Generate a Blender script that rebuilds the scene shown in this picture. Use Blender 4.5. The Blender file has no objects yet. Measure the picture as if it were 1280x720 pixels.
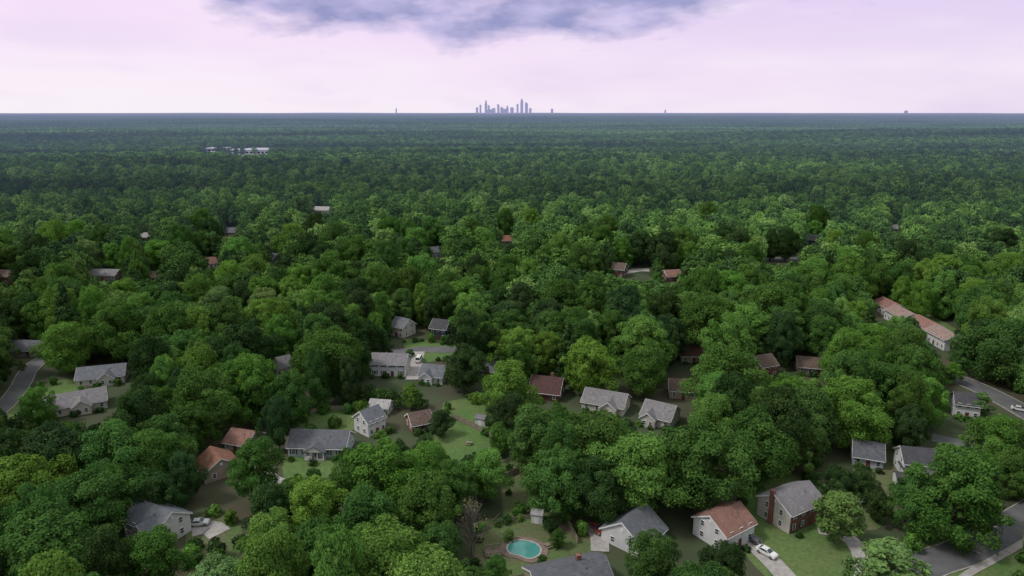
import bpy, math, random
import numpy as np
from mathutils import Vector
random.seed(11)
S=bpy.context.scene; COL=S.collection
HC=92.0; F=853.33; PITCH=math.atan(221/F); cp,sp=math.cos(PITCH),math.sin(PITCH)
def P(u,v,h=0.0):
    xc=(u-640)/F; yc=(360-v)/F
    t=(h-HC)/(-sp+yc*cp)
    return (xc*t,(cp+yc*sp)*t)
def proj(x,y,z=0.0):
    d=y*cp-(z-HC)*sp; uy=y*sp+(z-HC)*cp
    return 640+F*x/d, 360-F*uy/d, d
def sstep(a,b,t):
    t=min(1,max(0,(t-a)/(b-a))); return t*t*(3-2*t)
def terr(x,y):
    d=math.hypot(x,y); k=sstep(600,2000,d)
    if k==0: return 0.0
    return k*(9*math.sin(x/610+1.3)*math.sin(y/530+.4)+8*math.sin(y/330+x/1300)+7*math.sin(x/1700-y/1100+2)-5)
# ------------------------------------------------------------------ materials
def newmat(name):
    m=bpy.data.materials.new(name); m.use_nodes=True; nt=m.node_tree; nt.nodes.clear()
    out=nt.nodes.new('ShaderNodeOutputMaterial'); return m,nt,out
def mth(nt,op,a,b=None,clamp=False):
    n=nt.nodes.new('ShaderNodeMath'); n.operation=op; n.use_clamp=clamp
    for i,v in enumerate((a,b)):
        if v is None: continue
        if isinstance(v,(int,float)): n.inputs[i].default_value=v
        else: nt.links.new(v,n.inputs[i])
    return n.outputs[0]
def mixc(nt,f,a,b,bt='MIX'):
    n=nt.nodes.new('ShaderNodeMixRGB'); n.blend_type=bt
    for i,v in enumerate((f,a,b)):
        if isinstance(v,(int,float)): n.inputs[i].default_value=v
        elif isinstance(v,tuple): n.inputs[i].default_value=(*v[:3],1)
        else: nt.links.new(v,n.inputs[i])
    return n.outputs[0]
def noise(nt,vec,scale,detail=4,rough=.6):
    n=nt.nodes.new('ShaderNodeTexNoise'); n.inputs['Scale'].default_value=scale; n.inputs['Detail'].default_value=detail; n.inputs['Roughness'].default_value=rough
    nt.links.new(vec,n.inputs['Vector']); return n.outputs['Fac']
HAZE_EMIT=(0.125,0.165,0.265)
def paint_haze(nt,out,shader,start=400.,L=3500.,mx=0.97):
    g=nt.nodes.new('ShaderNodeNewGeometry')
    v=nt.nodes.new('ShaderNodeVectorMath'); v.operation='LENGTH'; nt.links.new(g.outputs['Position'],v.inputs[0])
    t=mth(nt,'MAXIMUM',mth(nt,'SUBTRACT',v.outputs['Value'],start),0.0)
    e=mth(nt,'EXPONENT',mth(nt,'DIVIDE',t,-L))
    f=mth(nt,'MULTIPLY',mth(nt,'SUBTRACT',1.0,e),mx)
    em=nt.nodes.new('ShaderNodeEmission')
    # hazy distance painted as surface emission, paler over the last kilometres
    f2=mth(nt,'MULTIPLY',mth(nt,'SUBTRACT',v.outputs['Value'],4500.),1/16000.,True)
    nt.links.new(mixc(nt,f2,HAZE_EMIT,(.26,.285,.44)),em.inputs[0])
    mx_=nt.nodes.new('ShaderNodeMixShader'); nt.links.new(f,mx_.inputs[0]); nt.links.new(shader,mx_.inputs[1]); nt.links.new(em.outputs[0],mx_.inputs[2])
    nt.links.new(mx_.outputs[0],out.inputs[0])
def surf(name,c1,c2=None,scale=1.0,rough=.8,bands=None,hz=False,metal=0.0,usecol=False,coat=0,big=None,fine=None):
    m,nt,out=newmat(name)
    b=nt.nodes.new('ShaderNodeBsdfPrincipled'); b.inputs['Roughness'].default_value=rough; b.inputs['Metallic'].default_value=metal
    try: b.inputs['Coat Weight'].default_value=coat
    except Exception: pass
    tc=nt.nodes.new('ShaderNodeTexCoord'); vec=tc.outputs['Object']
    c2=c2 or tuple(x*.7 for x in c1)
    n=noise(nt,vec,scale,3)
    rp=mth(nt,'MULTIPLY',mth(nt,'SUBTRACT',n,.36),3.4,True)
    if usecol:
        oi=nt.nodes.new('ShaderNodeObjectInfo'); col=mixc(nt,mth(nt,'MULTIPLY',rp,.15),oi.outputs['Color'],(.1,.1,.1))
    else: col=mixc(nt,rp,c1,c2)
    if big:
        nb=noise(nt,vec,big[0],4,.65); col=mixc(nt,mth(nt,'MULTIPLY',mth(nt,'SUBTRACT',nb,.44),5,True),col,big[1])
    if fine:
        nf=noise(nt,vec,fine,3,.7); col=mixc(nt,mth(nt,'MULTIPLY',mth(nt,'SUBTRACT',nf,.42),3.0,True),col,tuple(x*.55 for x in c1))
    if bands:
        sx=nt.nodes.new('ShaderNodeSeparateXYZ'); nt.links.new(vec,sx.inputs[0])
        fr=mth(nt,'FRACT',mth(nt,'MULTIPLY',sx.outputs['Z'],1/bands))
        dk=mth(nt,'LESS_THAN',fr,.2)
        col=mixc(nt,mth(nt,'MULTIPLY',dk,.45),col,(.03,.03,.035))
    nt.links.new(col,b.inputs['Base Color'])
    if hz: paint_haze(nt,out,b.outputs[0])
    else: nt.links.new(b.outputs[0],out.inputs[0])
    return m
def foliage(name,mode):
    m,nt,out=newmat(name)
    oi=nt.nodes.new('ShaderNodeObjectInfo')
    at=nt.nodes.new('ShaderNodeAttribute'); at.attribute_name='tone'
    if mode=='near': col=oi.outputs['Color']
    else:
        cr=nt.nodes.new('ShaderNodeValToRGB'); r=cr.color_ramp
        r.elements[0].position=0; r.elements[0].color=(.041,.082,.031,1)
        r.elements[1].position=1; r.elements[1].color=(.160,.258,.078,1)
        for p,c in ((.25,(.057,.115,.036,1)),(.5,(.076,.157,.040,1)),(.75,(.100,.192,.046,1)),(.9,(.130,.236,.056,1))):
            e=r.elements.new(p); e.color=c
        if mode=='patch': nt.links.new(mth(nt,'FRACT',mth(nt,'MULTIPLY',at.outputs['Fac'],7.31)),cr.inputs[0])
        else: nt.links.new(oi.outputs['Random'],cr.inputs[0])
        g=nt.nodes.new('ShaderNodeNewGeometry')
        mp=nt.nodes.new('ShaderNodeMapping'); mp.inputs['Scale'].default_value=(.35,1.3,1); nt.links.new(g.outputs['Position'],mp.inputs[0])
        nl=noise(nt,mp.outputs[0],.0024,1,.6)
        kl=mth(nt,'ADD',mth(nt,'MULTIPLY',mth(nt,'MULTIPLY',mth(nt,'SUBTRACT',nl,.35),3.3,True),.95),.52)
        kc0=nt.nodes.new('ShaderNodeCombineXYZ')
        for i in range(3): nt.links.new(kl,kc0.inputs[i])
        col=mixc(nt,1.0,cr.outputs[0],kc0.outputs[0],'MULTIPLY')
    k=mth(nt,'ADD',mth(nt,'MULTIPLY',at.outputs['Fac'],.75),.65)
    if mode=='patch': k=mth(nt,'ADD',mth(nt,'MULTIPLY',at.outputs['Fac'],.3),.95)
    if mode=='far': k=mth(nt,'ADD',mth(nt,'MULTIPLY',at.outputs['Fac'],.75),.72)
    kc=nt.nodes.new('ShaderNodeCombineXYZ')
    for i in range(3): nt.links.new(k,kc.inputs[i])
    col=mixc(nt,1.0,col,kc.outputs[0],'MULTIPLY')
    if mode=='near': col=mixc(nt,mth(nt,'MULTIPLY',mth(nt,'POWER',at.outputs['Fac'],3.0),.4),col,(.19,.28,.06))
    b=nt.nodes.new('ShaderNodeBsdfDiffuse'); nt.links.new(col,b.inputs['Color']); sh=b.outputs[0]
    if mode=='near':
        tr=nt.nodes.new('ShaderNodeBsdfTranslucent'); nt.links.new(col,tr.inputs[0])
        ms=nt.nodes.new('ShaderNodeMixShader'); ms.inputs[0].default_value=.3
        nt.links.new(sh,ms.inputs[1]); nt.links.new(tr.outputs[0],ms.inputs[2]); nt.links.new(ms.outputs[0],out.inputs[0])
    else: paint_haze(nt,out,sh)
    return m
MT={}
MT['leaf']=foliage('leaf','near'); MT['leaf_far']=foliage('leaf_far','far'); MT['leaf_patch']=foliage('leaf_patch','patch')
MT['bark']=surf('bark',(.10,.08,.06),(.05,.04,.03),3,.9)
MT['bark_pale']=surf('bark_pale',(.23,.205,.175),(.14,.12,.10),3,.9)
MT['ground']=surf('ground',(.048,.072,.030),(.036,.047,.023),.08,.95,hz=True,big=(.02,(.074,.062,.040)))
MT['lawn']=surf('lawn',(.098,.185,.046),(.072,.138,.036),.35,.95,big=(.06,(.130,.165,.060)),fine=1.1)
MT['drylawn']=surf('drylawn',(.145,.130,.074),(.082,.142,.042),.20,.95,big=(.09,(.074,.148,.040)),fine=1.1)
MT['asphalt']=surf('asphalt',(.115,.115,.13),(.09,.09,.10),.5,.9,big=(.12,(.135,.133,.145)))
MT['concrete']=surf('concrete',(.40,.37,.37),(.29,.27,.27),.8,.9)
MT['dirt']=surf('dirt',(.20,.15,.11),(.12,.105,.065),.6,.95,fine=1.2)
MT['patio']=surf('patio',(.25,.18,.16),(.16,.12,.105),.9,.9,fine=3)
MT['white']=surf('white',(.74,.74,.76),(.6,.6,.62),.6,.6)
MT['frame']=surf('frame',(.8,.8,.82),(.7,.7,.72),1,.5)
MT['glass']=surf('glass',(.025,.03,.04),(.05,.06,.075),.8,.12)
WALL={'white':surf('siding_white',(.70,.69,.72),(.60,.59,.62),.5,.7,.28),'cream':surf('siding_cream',(.58,.54,.51),(.49,.45,.43),.5,.7,.28),
 'blue':surf('siding_blue_grey',(.46,.49,.57),(.38,.40,.47),.5,.7,.28),'navy':surf('siding_navy',(.035,.045,.085),(.025,.03,.06),.5,.7,.28),
 'brick':surf('brick',(.24,.105,.085),(.17,.075,.06),1.6,.9,.22),'grey':surf('siding_grey',(.32,.31,.33),(.24,.23,.25),.5,.7,.28),
 'redbrown':surf('siding_redbrown',(.13,.06,.05),(.09,.042,.038),.6,.8,.3),'tan':surf('siding_tan',(.38,.31,.25),(.28,.23,.19),.5,.8,.28)}
def roofm(n,c): return surf('shingle_'+n,c,tuple(x*.60 for x in c),1.1,.9,.21,big=(.35,tuple(x*.75 for x in c)))
ROOF={'grey':roofm('grey',(.135,.14,.17)),'light':roofm('light',(.25,.235,.26)),'slate':roofm('slate',(.17,.18,.215)),'dark':roofm('dark',(.075,.075,.09)),'rust':roofm('rust',(.28,.13,.085)),
 'clay':roofm('clay',(.30,.155,.13)),'brown':roofm('brown',(.15,.10,.085)),'redbrown':roofm('redbrown',(.10,.045,.042)),'tan':roofm('tan',(.34,.235,.21)),'pale':roofm('pale',(.45,.43,.45))}
MT['door']=surf('door_paint',(.16,.04,.035),None,1,.5); MT['doordark']=surf('door_dark',(.05,.05,.06),None,1,.5)
MT['chim']=surf('chimney_brick',(.24,.10,.08),(.15,.07,.055),2,.9,.2)
MT['wood']=surf('fence_wood',(.28,.24,.20),(.18,.15,.12),1.4,.9)
MT['steel']=surf('steel',(.25,.26,.27),None,1,.5,metal=.6)
MT['lamp']=surf('lamp_lens',(.7,.7,.68),None,1,.3)
MT['water']=surf('pool_water',(.06,.24,.225),(.085,.30,.28),.3,.06)
MT['paint']=surf('car_paint',(.8,.8,.8),None,.4,.3,usecol=True,coat=.6)
MT['tyre']=surf('tyre',(.02,.02,.02),None,4,.9); MT['rim']=surf('rim',(.4,.4,.42),None,4,.35,metal=.8)
MT['red']=surf('tail_light',(.4,.02,.02),None,4,.3)
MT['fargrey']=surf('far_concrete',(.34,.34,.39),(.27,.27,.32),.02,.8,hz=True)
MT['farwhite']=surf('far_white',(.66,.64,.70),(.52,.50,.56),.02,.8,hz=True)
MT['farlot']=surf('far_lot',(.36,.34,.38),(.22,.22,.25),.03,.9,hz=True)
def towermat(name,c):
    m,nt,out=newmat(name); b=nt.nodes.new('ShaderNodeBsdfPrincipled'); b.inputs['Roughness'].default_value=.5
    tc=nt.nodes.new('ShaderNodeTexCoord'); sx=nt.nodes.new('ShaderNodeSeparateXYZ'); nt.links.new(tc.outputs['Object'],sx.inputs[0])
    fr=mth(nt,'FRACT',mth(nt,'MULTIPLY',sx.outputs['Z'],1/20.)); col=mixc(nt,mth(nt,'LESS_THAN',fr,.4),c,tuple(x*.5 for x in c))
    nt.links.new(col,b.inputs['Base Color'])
    em=nt.nodes.new('ShaderNodeEmission'); em.inputs[0].default_value=(.35,.36,.58,1)  # hazy air painted as emission over the tower colour
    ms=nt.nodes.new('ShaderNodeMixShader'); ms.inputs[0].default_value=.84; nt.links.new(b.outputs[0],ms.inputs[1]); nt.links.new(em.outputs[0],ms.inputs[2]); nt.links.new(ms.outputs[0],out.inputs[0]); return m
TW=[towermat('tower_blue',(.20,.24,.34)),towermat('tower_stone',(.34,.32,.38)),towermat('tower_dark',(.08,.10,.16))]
# ------------------------------------------------------------------ mesh helpers
class MB:
    def __init__(s): s.v=[]; s.f=[]
    def add(s,vs,fs):
        o=len(s.v); s.v+=[tuple(a) for a in vs]; s.f+=[tuple(i+o for i in f) for f in fs]; return s
    def box(s,c,d):
        x,y,z=c; a,b,h=d[0]/2,d[1]/2,d[2]/2
        vs=[(x+i*a,y+j*b,z+k*h) for k in(-1,1) for j in(-1,1) for i in(-1,1)]
        return s.add(vs,[(0,2,3,1),(4,5,7,6),(0,1,5,4),(2,6,7,3),(0,4,6,2),(1,3,7,5)])
    def extr(s,pts,a,b,axis='x',off=0):
        n=len(pts)
        mk=(lambda q,t:(t,q[0]+off,q[1])) if axis=='x' else (lambda q,t:(q[0]+off,t,q[1]))
        vs=[mk(q,a) for q in pts]+[mk(q,b) for q in pts]
        return s.add(vs,[tuple(range(n))[::-1],tuple(range(n,2*n))]+[(i,(i+1)%n,n+(i+1)%n,n+i) for i in range(n)])
    def tube(s,pts,rad,n=7):
        vs=[];fs=[]
        for i,(p,r) in enumerate(zip(pts,rad)):
            p=Vector(p); t=(Vector(pts[min(i+1,len(pts)-1)])-Vector(pts[max(i-1,0)])).normalized()
            a=t.orthogonal().normalized(); b=t.cross(a)
            for k in range(n):
                q=p+(a*math.cos(2*math.pi*k/n)+b*math.sin(2*math.pi*k/n))*r; vs.append(q[:])
        for i in range(len(pts)-1):
            for k in range(n): fs.append((i*n+k,i*n+(k+1)%n,(i+1)*n+(k+1)%n,(i+1)*n+k))
        fs.append(tuple(range(n))[::-1]); fs.append(tuple(range((len(pts)-1)*n,len(pts)*n)))
        return s.add(vs,fs)
    def mesh(s,name,mat):
        me=bpy.data.meshes.new(name); me.from_pydata(s.v,[],s.f); me.materials.append(mat); me.update(); return me
    def build(s,name,mat,parent=None,loc=(0,0,0),rz=0):
        return link(name,s.mesh(name,mat),parent,loc,rz)
def link(name,data,parent=None,loc=(0,0,0),rz=0):
    o=bpy.data.objects.new(name,data); COL.objects.link(o); o.location=loc; o.rotation_euler=(0,0,rz)
    if parent: o.parent=parent
    return o
def tag(o,label,cat=None,group=None,kind=None):
    o['label']=label
    if cat: o['category']=cat
    if group: o['group']=group
    if kind: o['kind']=kind
    return o
def struct(o,label,cat): return tag(o,label,cat,None,'structure')
def copytree(o,parent=None):
    c=o.copy(); COL.objects.link(c); c.parent=parent
    for ch in list(o.children): copytree(ch,c)
    return c
def catmull(pts,n=8):
    out=[]; q=[pts[0]]+list(pts)+[pts[-1]]
    for i in range(1,len(q)-2):
        p0,p1,p2,p3=[np.array(a,float) for a in q[i-1:i+3]]
        for k in range(n):
            t=k/n; out.append(.5*((2*p1)+(-p0+p2)*t+(2*p0-5*p1+4*p2-p3)*t*t+(-p0+3*p1-3*p2+p3)*t**3))
    out.append(np.array(pts[-1],float)); return out
def offs(path,d):
    r=[]
    for i in range(len(path)):
        t=path[min(i+1,len(path)-1)]-path[max(i-1,0)]; t=t/np.linalg.norm(t)
        r.append(path[i]+np.array((-t[1],t[0]))*d)
    return r
def strip(name,path,w,z,mat,label,cat):
    a=offs(path,w/2); b=offs(path,-w/2); n=len(path)
    vs=[(*p,z) for p in a]+[(*p,z) for p in b]
    m=MB().add(vs,[(i,i+1,n+i+1,n+i) for i in range(n-1)])
    return struct(m.build(name,mat),label,cat)
def kerb(path,w,label):
    m=MB()
    for sgn in (1,-1):
        a=offs(path,sgn*w/2); b=offs(path,sgn*(w/2+.25)); n=len(path)
        vs=[(*p,.24) for p in a]+[(*p,.24) for p in b]+[(*p,0) for p in a]+[(*p,0) for p in b]
        m.add(vs,[(i,i+1,n+i+1,n+i) for i in range(n-1)]+[(i,i+1,2*n+i+1,2*n+i) for i in range(n-1)]+[(n+i,n+i+1,3*n+i+1,3*n+i) for i in range(n-1)])
    struct(m.build('kerb',MT['concrete']),label,'kerb')
# ------------------------------------------------------------------ ground
radii=[0]+list(np.geomspace(20,42000,90)); NA=120
vs=[(0,0,0)]; fs=[]
for r in radii[1:]:
    for k in range(NA):
        a=2*math.pi*k/NA; x,y=r*math.cos(a),r*math.sin(a); vs.append((x,y,terr(x,y)))
for k in range(NA): fs.append((0,1+k,1+(k+1)%NA))
for i in range(len(radii)-2):
    for k in range(NA):
        a=1+i*NA+k; b=1+i*NA+(k+1)%NA; fs.append((a,a+NA,b+NA,b))
struct(MB().add(vs,fs).build('ground',MT['ground']),'dark leaf-littered ground beneath the trees reaching the horizon','ground')
LAWNS=[('lawn','front lawn before the white porch house',[(352,572),(445,570),(452,590),(420,604),(362,608)]),
 ('lawn','back lawn behind the white porch house',[(372,520),(410,512),(455,514),(448,536),(375,542)]),
 ('lawn','long back yard lawn in the centre',[(555,503),(598,500),(628,545),(600,572),(556,584),(540,560)]),
 ('drylawn','bare brown yard under the trees in the centre',[(626,575),(662,565),(675,620),(672,652),(632,655)]),
 ('drylawn','yard around the swimming pool',[(600,652),(672,640),(748,650),(756,690),(700,706),(600,722)]),
 ('lawn','lawn around the red brick house',[(918,592),(968,592),(1040,610),(1075,690),(1085,730),(985,735),(930,690),(925,640)]),
 ('drylawn','yard between the two grey houses at right',[(1070,545),(1118,545),(1122,600),(1100,660),(1066,640)]),
 ('lawn','lawns along the curving street at far left',[(-10,545),(0,520),(60,478),(108,480),(75,520),(40,548)]),
 ('drylawn','shady yard beside the white house bottom left',[(232,662),(262,640),(300,655),(295,700),(240,712)]),
 ('lawn','lawn before the pale two-storey house',[(505,424),(562,428),(568,446),(512,452)]),
 ('lawn','grass verge along the street at bottom right',[(1100,700),(1290,632),(1300,760),(1090,765)]),
 ('drylawn','yard before the dark-roofed white house at right',[(1118,590),(1205,575),(1210,606),(1125,612)]),
 ('lawn','strip of lawn behind the townhouse row',[(1120,384),(1150,388),(1205,418),(1196,428)]),
 ('dirt','bare dirt patch at the back of the pool yard',[(684,656),(706,652),(716,662),(700,670),(686,666)])]
lawnpoly=[]
for i,(k,lb,px) in enumerate(LAWNS):
    w=[P(*q) for q in px]; sm=catmull(w+[w[0]],5)[:-1]
    z=.03+.006*i
    o=MB().add([(*q,z) for q in sm],[tuple(range(len(sm)))]).build('dirt_patch' if k=='dirt' else 'lawn',MT[k]); struct(o,lb,'ground' if k=='dirt' else 'lawn'); lawnpoly.append([tuple(q) for q in sm])
ROADS=[('road','curving residential street at far left',[(-70,562),(-12,522),(10,503),(26,482),(36,464),(58,447),(100,436)],5.8,1),
 ('road','dark residential street curving to the right edge at bottom right',[(1060,790),(1140,716),(1205,690),(1258,662),(1340,612)],7.6,1),
 ('road','grey street bending behind trees at right',[(1130,455),(1190,472),(1238,492),(1300,526)],8.5,1),
 ('road','short side street at right edge',[(1165,547),(1205,556),(1250,566),(1300,580)],6,0),
 ('road','street in front of the pale houses mid photo',[(455,446),(520,438),(570,438),(640,446)],7,0),
 ('road','street patch between trees at upper right',[(940,322),(985,324),(1020,322)],10,0),
 ('driveway','concrete drive beside the red brick house',[(1022,662),(1052,668),(1072,686),(1080,712),(1078,745)],3.8,0),
 ('driveway','concrete drive beside the clay-roofed white house',[(938,678),(960,698),(985,725),(1000,745)],4.5,0),
 ('driveway','driveway at the white house bottom left',[(240,664),(262,660),(275,668)],5,0),
 ('driveway','pale drive beside the white porch house',[(352,604),(340,600),(330,590)],4,0),
 ('driveway','drive between pale houses mid photo',[(515,475),(520,455),(524,440)],4.5,0),
 ('driveway','drive beside the grey-roofed house at bottom',[(735,655),(748,670),(750,690)],4,0),
 ('driveway','parking court near far brown house',[(775,342),(795,338),(812,338)],8,0),
 ('sidewalk','pale pavement along bottom right street',[(1160,765),(1205,722),(1250,696),(1330,650)],1.6,0)]
roadpaths=[]
for i,(n,lb,px,w,kb) in enumerate(ROADS):
    pa=catmull([P(*q) for q in px],8); roadpaths.append((pa,w))
    strip(n,pa,w,.13+.006*i,MT['asphalt'] if n=='road' else MT['concrete'],lb,n)
    if kb: kerb(pa,w,'pale concrete kerb edging the '+lb.replace('grey ',''))
# ------------------------------------------------------------------ houses
VIS=[]      # image rectangles (from the photo) where the ground-level things stay unobscured
FOOT=[]     # house footprints
LAND=[]     # landmarks for labels
meshcache={}
def winmesh(w,h):
    k=(round(w,2),round(h,2))
    if k not in meshcache:
        m=MB()
        for sx in(-1,1): m.box((sx*(w/2-.05),-.05,0),(.12,.1,h))
        for sz in(-1,0,1): m.box((0,-.05,sz*(h/2-.05)),(w-.22,.098,.1 if sz else .06))
        p=MB().box((0,-.02,0),(w-.1,.06,h-.1))
        meshcache[k]=(m.mesh('window',MT['frame']),p.mesh('pane',MT['glass']))
    return meshcache[k]
def window(root,pos,face,w=1.1,h=1.4):
    a,b=winmesh(w,h); rz={'f':0,'l':-math.pi/2,'r':math.pi/2}[face]
    o=link('window',a,root,pos,rz); link('pane',b,o)
def chev(half,ze,zr,t=.22,o=.5):
    s=(zr-ze)/half; e=.03
    return [(-half-o,ze-o*s+e),(0,zr+e),(half+o,ze-o*s+e),(half+o,ze-o*s+t+e),(0,zr+t*1.1+e),(-half-o,ze-o*s+t+e)]
def rake(half,ze,zr,o=.5):
    s=(zr-ze)/half; e=-.16; t=.36
    return [(-half-o,ze-o*s+e),(0,zr+e),(half+o,ze-o*s+e),(half+o,ze-o*s+t+e),(0,zr+t+e),(-half-o,ze-o*s+t+e)]
def house(short,label,bb,rot,W,hw,rise,roof,wall,wings=(),chim=None,porch=False,garage=False,vis=1.0,Lmax=22,name='house',shutters=False,veneer=False,at=None):
    u0,v0,u1,v1=bb; r=math.radians(rot); c,s=abs(math.cos(r)),abs(math.sin(r)); uc=(u0+u1)/2
    gx,gy=P(uc,v1); dep=proj(gx,gy)[2]; wm=(u1-u0)*dep/F
    L=(wm-W*s)/max(c,.35); L=max(W*.9,min(Lmax,L))
    back=.5*(W*c+L*s)
    k=back/math.hypot(gx,gy); gx*=1+k; gy*=1+k
    if at: gx,gy,L=at
    z=terr(gx,gy); x0,x1,y0=-L/2,L/2,-W/2
    root=link(name,None,None,(gx,gy,z),r); root.empty_display_size=.5; tag(root,label,'house')
    wm_=MB().extr([(-W/2,-.3),(W/2,-.3),(W/2,hw),(0,hw+rise),(-W/2,hw)],x0,x1)
    occ=[]
    for (cx,pj,ww,h2,r2) in wings:
        cx*=L/2; occ.append((cx-ww/2-.3,cx+ww/2+.3))
        wm_.extr([(-ww/2,-.32),(ww/2,-.32),(ww/2,h2),(0,h2+r2),(-ww/2,h2)],-.2,y0-pj,'y',cx)
    wm_.build('wall',WALL[wall],root)
    if veneer: MB().box((0,y0-.02,hw/2-.1),(L-.1,.1,hw-.2)).build('brick_front',WALL['brick'],root)
    rf=MB().extr(chev(W/2,hw,hw+rise),x0-.35,x1+.35).build('roof',ROOF[roof],root)
    MB().extr(rake(W/2,hw,hw+rise,.47),x0-.42,x0-.36).build('trim_board',MT['frame'],root); MB().extr(rake(W/2,hw,hw+rise,.47),x1+.36,x1+.42).build('trim_board',MT['frame'],root)
    for (cx,pj,ww,h2,r2) in wings:
        MB().extr(chev(ww/2,h2,h2+r2,.2,.4),-.1,y0-pj-.35,'y',cx*L/2).build('roof',ROOF[roof],root)
        MB().extr(rake(ww/2,h2,h2+r2,.37),y0-pj-.36,y0-pj-.42,'y',cx*L/2).build('trim_board',MT['frame'],root)
        nst=2 if h2>4 else 1
        for q in range(nst):
            for dx in ((-ww*.22,ww*.22) if ww>4 else (0,)): window(root,(cx*L/2+dx,y0-pj,1.5+2.7*q),'f')
    MB().box((0,y0-.56,hw-.5*rise/(W/2)+.02),(L+.5,.12,.14)).build('gutter',MT['frame'],root)
    nst=2 if hw>4 else 1; n=max(3,int(L/2.7)); mid=n//2; yw=y0-(.04 if veneer else 0)
    for q in range(nst):
        for i in range(n):
            x=x0+(i+.5)*L/n
            if any(a-.5<x<b+.5 for a,b in occ): continue
            if q==0 and i==mid:
                d=MB().box((x,yw-.04,1.05),(1.0,.1,2.1)).build('door',MT['door'] if wall!='brick' else MT['doordark'],root)
                MB().box((x+.35,yw-.11,1.0),(.07,.05,.14)).build('handle',MT['steel'],d); continue
            if q==0 and garage and i in(0,) :
                g=MB()
                for k2 in range(4): g.box((x,y0-.04,.3+k2*.56),(2.5,.1,.53))
                g.build('garage_door',MT['frame'],root); continue
            window(root,(x,yw,1.5+2.7*q),'f')
            if shutters:
                for sx in(-1,1): MB().box((x+sx*.78,yw-.05,1.5+2.7*q),(.38,.08,1.4)).build('shutter',MT['doordark'],root)
        for fx,fc in((x0,'l'),(x1,'r')):
            for yy in(-W*.22,W*.22): window(root,(fx,yy,1.5+2.7*q),fc)
    if rise>2.4:
        for fx,fc in((x0,'l'),(x1,'r')): 
            MB().box((fx+(-.03 if fc=='l' else .03),0,hw+rise*.45),(.1,.6,.7)).build('vent',MT['frame'],root)
    if chim:
        kind,t=chim
        if kind=='end':
            cx=x0-.3 if t<0 else x1+.3; cy=W*.06
            ch=MB().box((cx,cy,(hw+rise+.9)/2),(.6,1.05,hw+rise+.9)); ch.box((cx,cy,hw+rise+.96),(.75,1.2,.14)); ch.build('chimney',MT['chim'],rf)
        else:
            ch=MB().box((t*L/2,.4,hw+rise),(.9,.9,2.4)); ch.box((t*L/2,.4,hw+rise+1.25),(1.05,1.05,.14)); ch.build('chimney',MT['chim'],rf)
    if porch:
        pw=min(5.5,L*.4); pd=2.2
        MB().box((0,y0-pd/2,.2),(pw,pd,.4)).build('porch_floor',MT['concrete'],root)
        for i in range(4): MB().tube([((i/3-.5)*(pw-.5),y0-pd+.3,.4),((i/3-.5)*(pw-.5),y0-pd+.3,2.6)],[.14,.12],8).build('column',MT['frame'],root)
        MB().extr(chev(pw/2,2.6,2.6+1.5,.18,.3),-.3,y0-pd-.2,'y').build('porch_roof',ROOF[roof],root)
        MB().extr([(-pw/2,2.6),(pw/2,2.6),(0,4.05)],y0+.1,y0-pd,'y').build('pediment',MT['white'],root)
    MB().tube([(L*.2,-W*.2,hw+rise*.5),(L*.2,-W*.2,hw+rise*.6+.75)],[.09,.09],6).build('vent_pipe',MT['steel'],rf)
    dist=math.hypot(gx,gy)
    if vis>0:
        hu,hv=(u1-u0)/2*vis,(v1-v0)/2*vis; vc=(v0+v1)/2-(1-vis)*(v1-v0)*.3
        VIS.append((uc-hu,vc-hv,uc+hu,vc+hv,dist))
    FOOT.append((gx,gy,r,L/2,W/2)); LAND.append((short,gx,gy)); 
    return root
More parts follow.
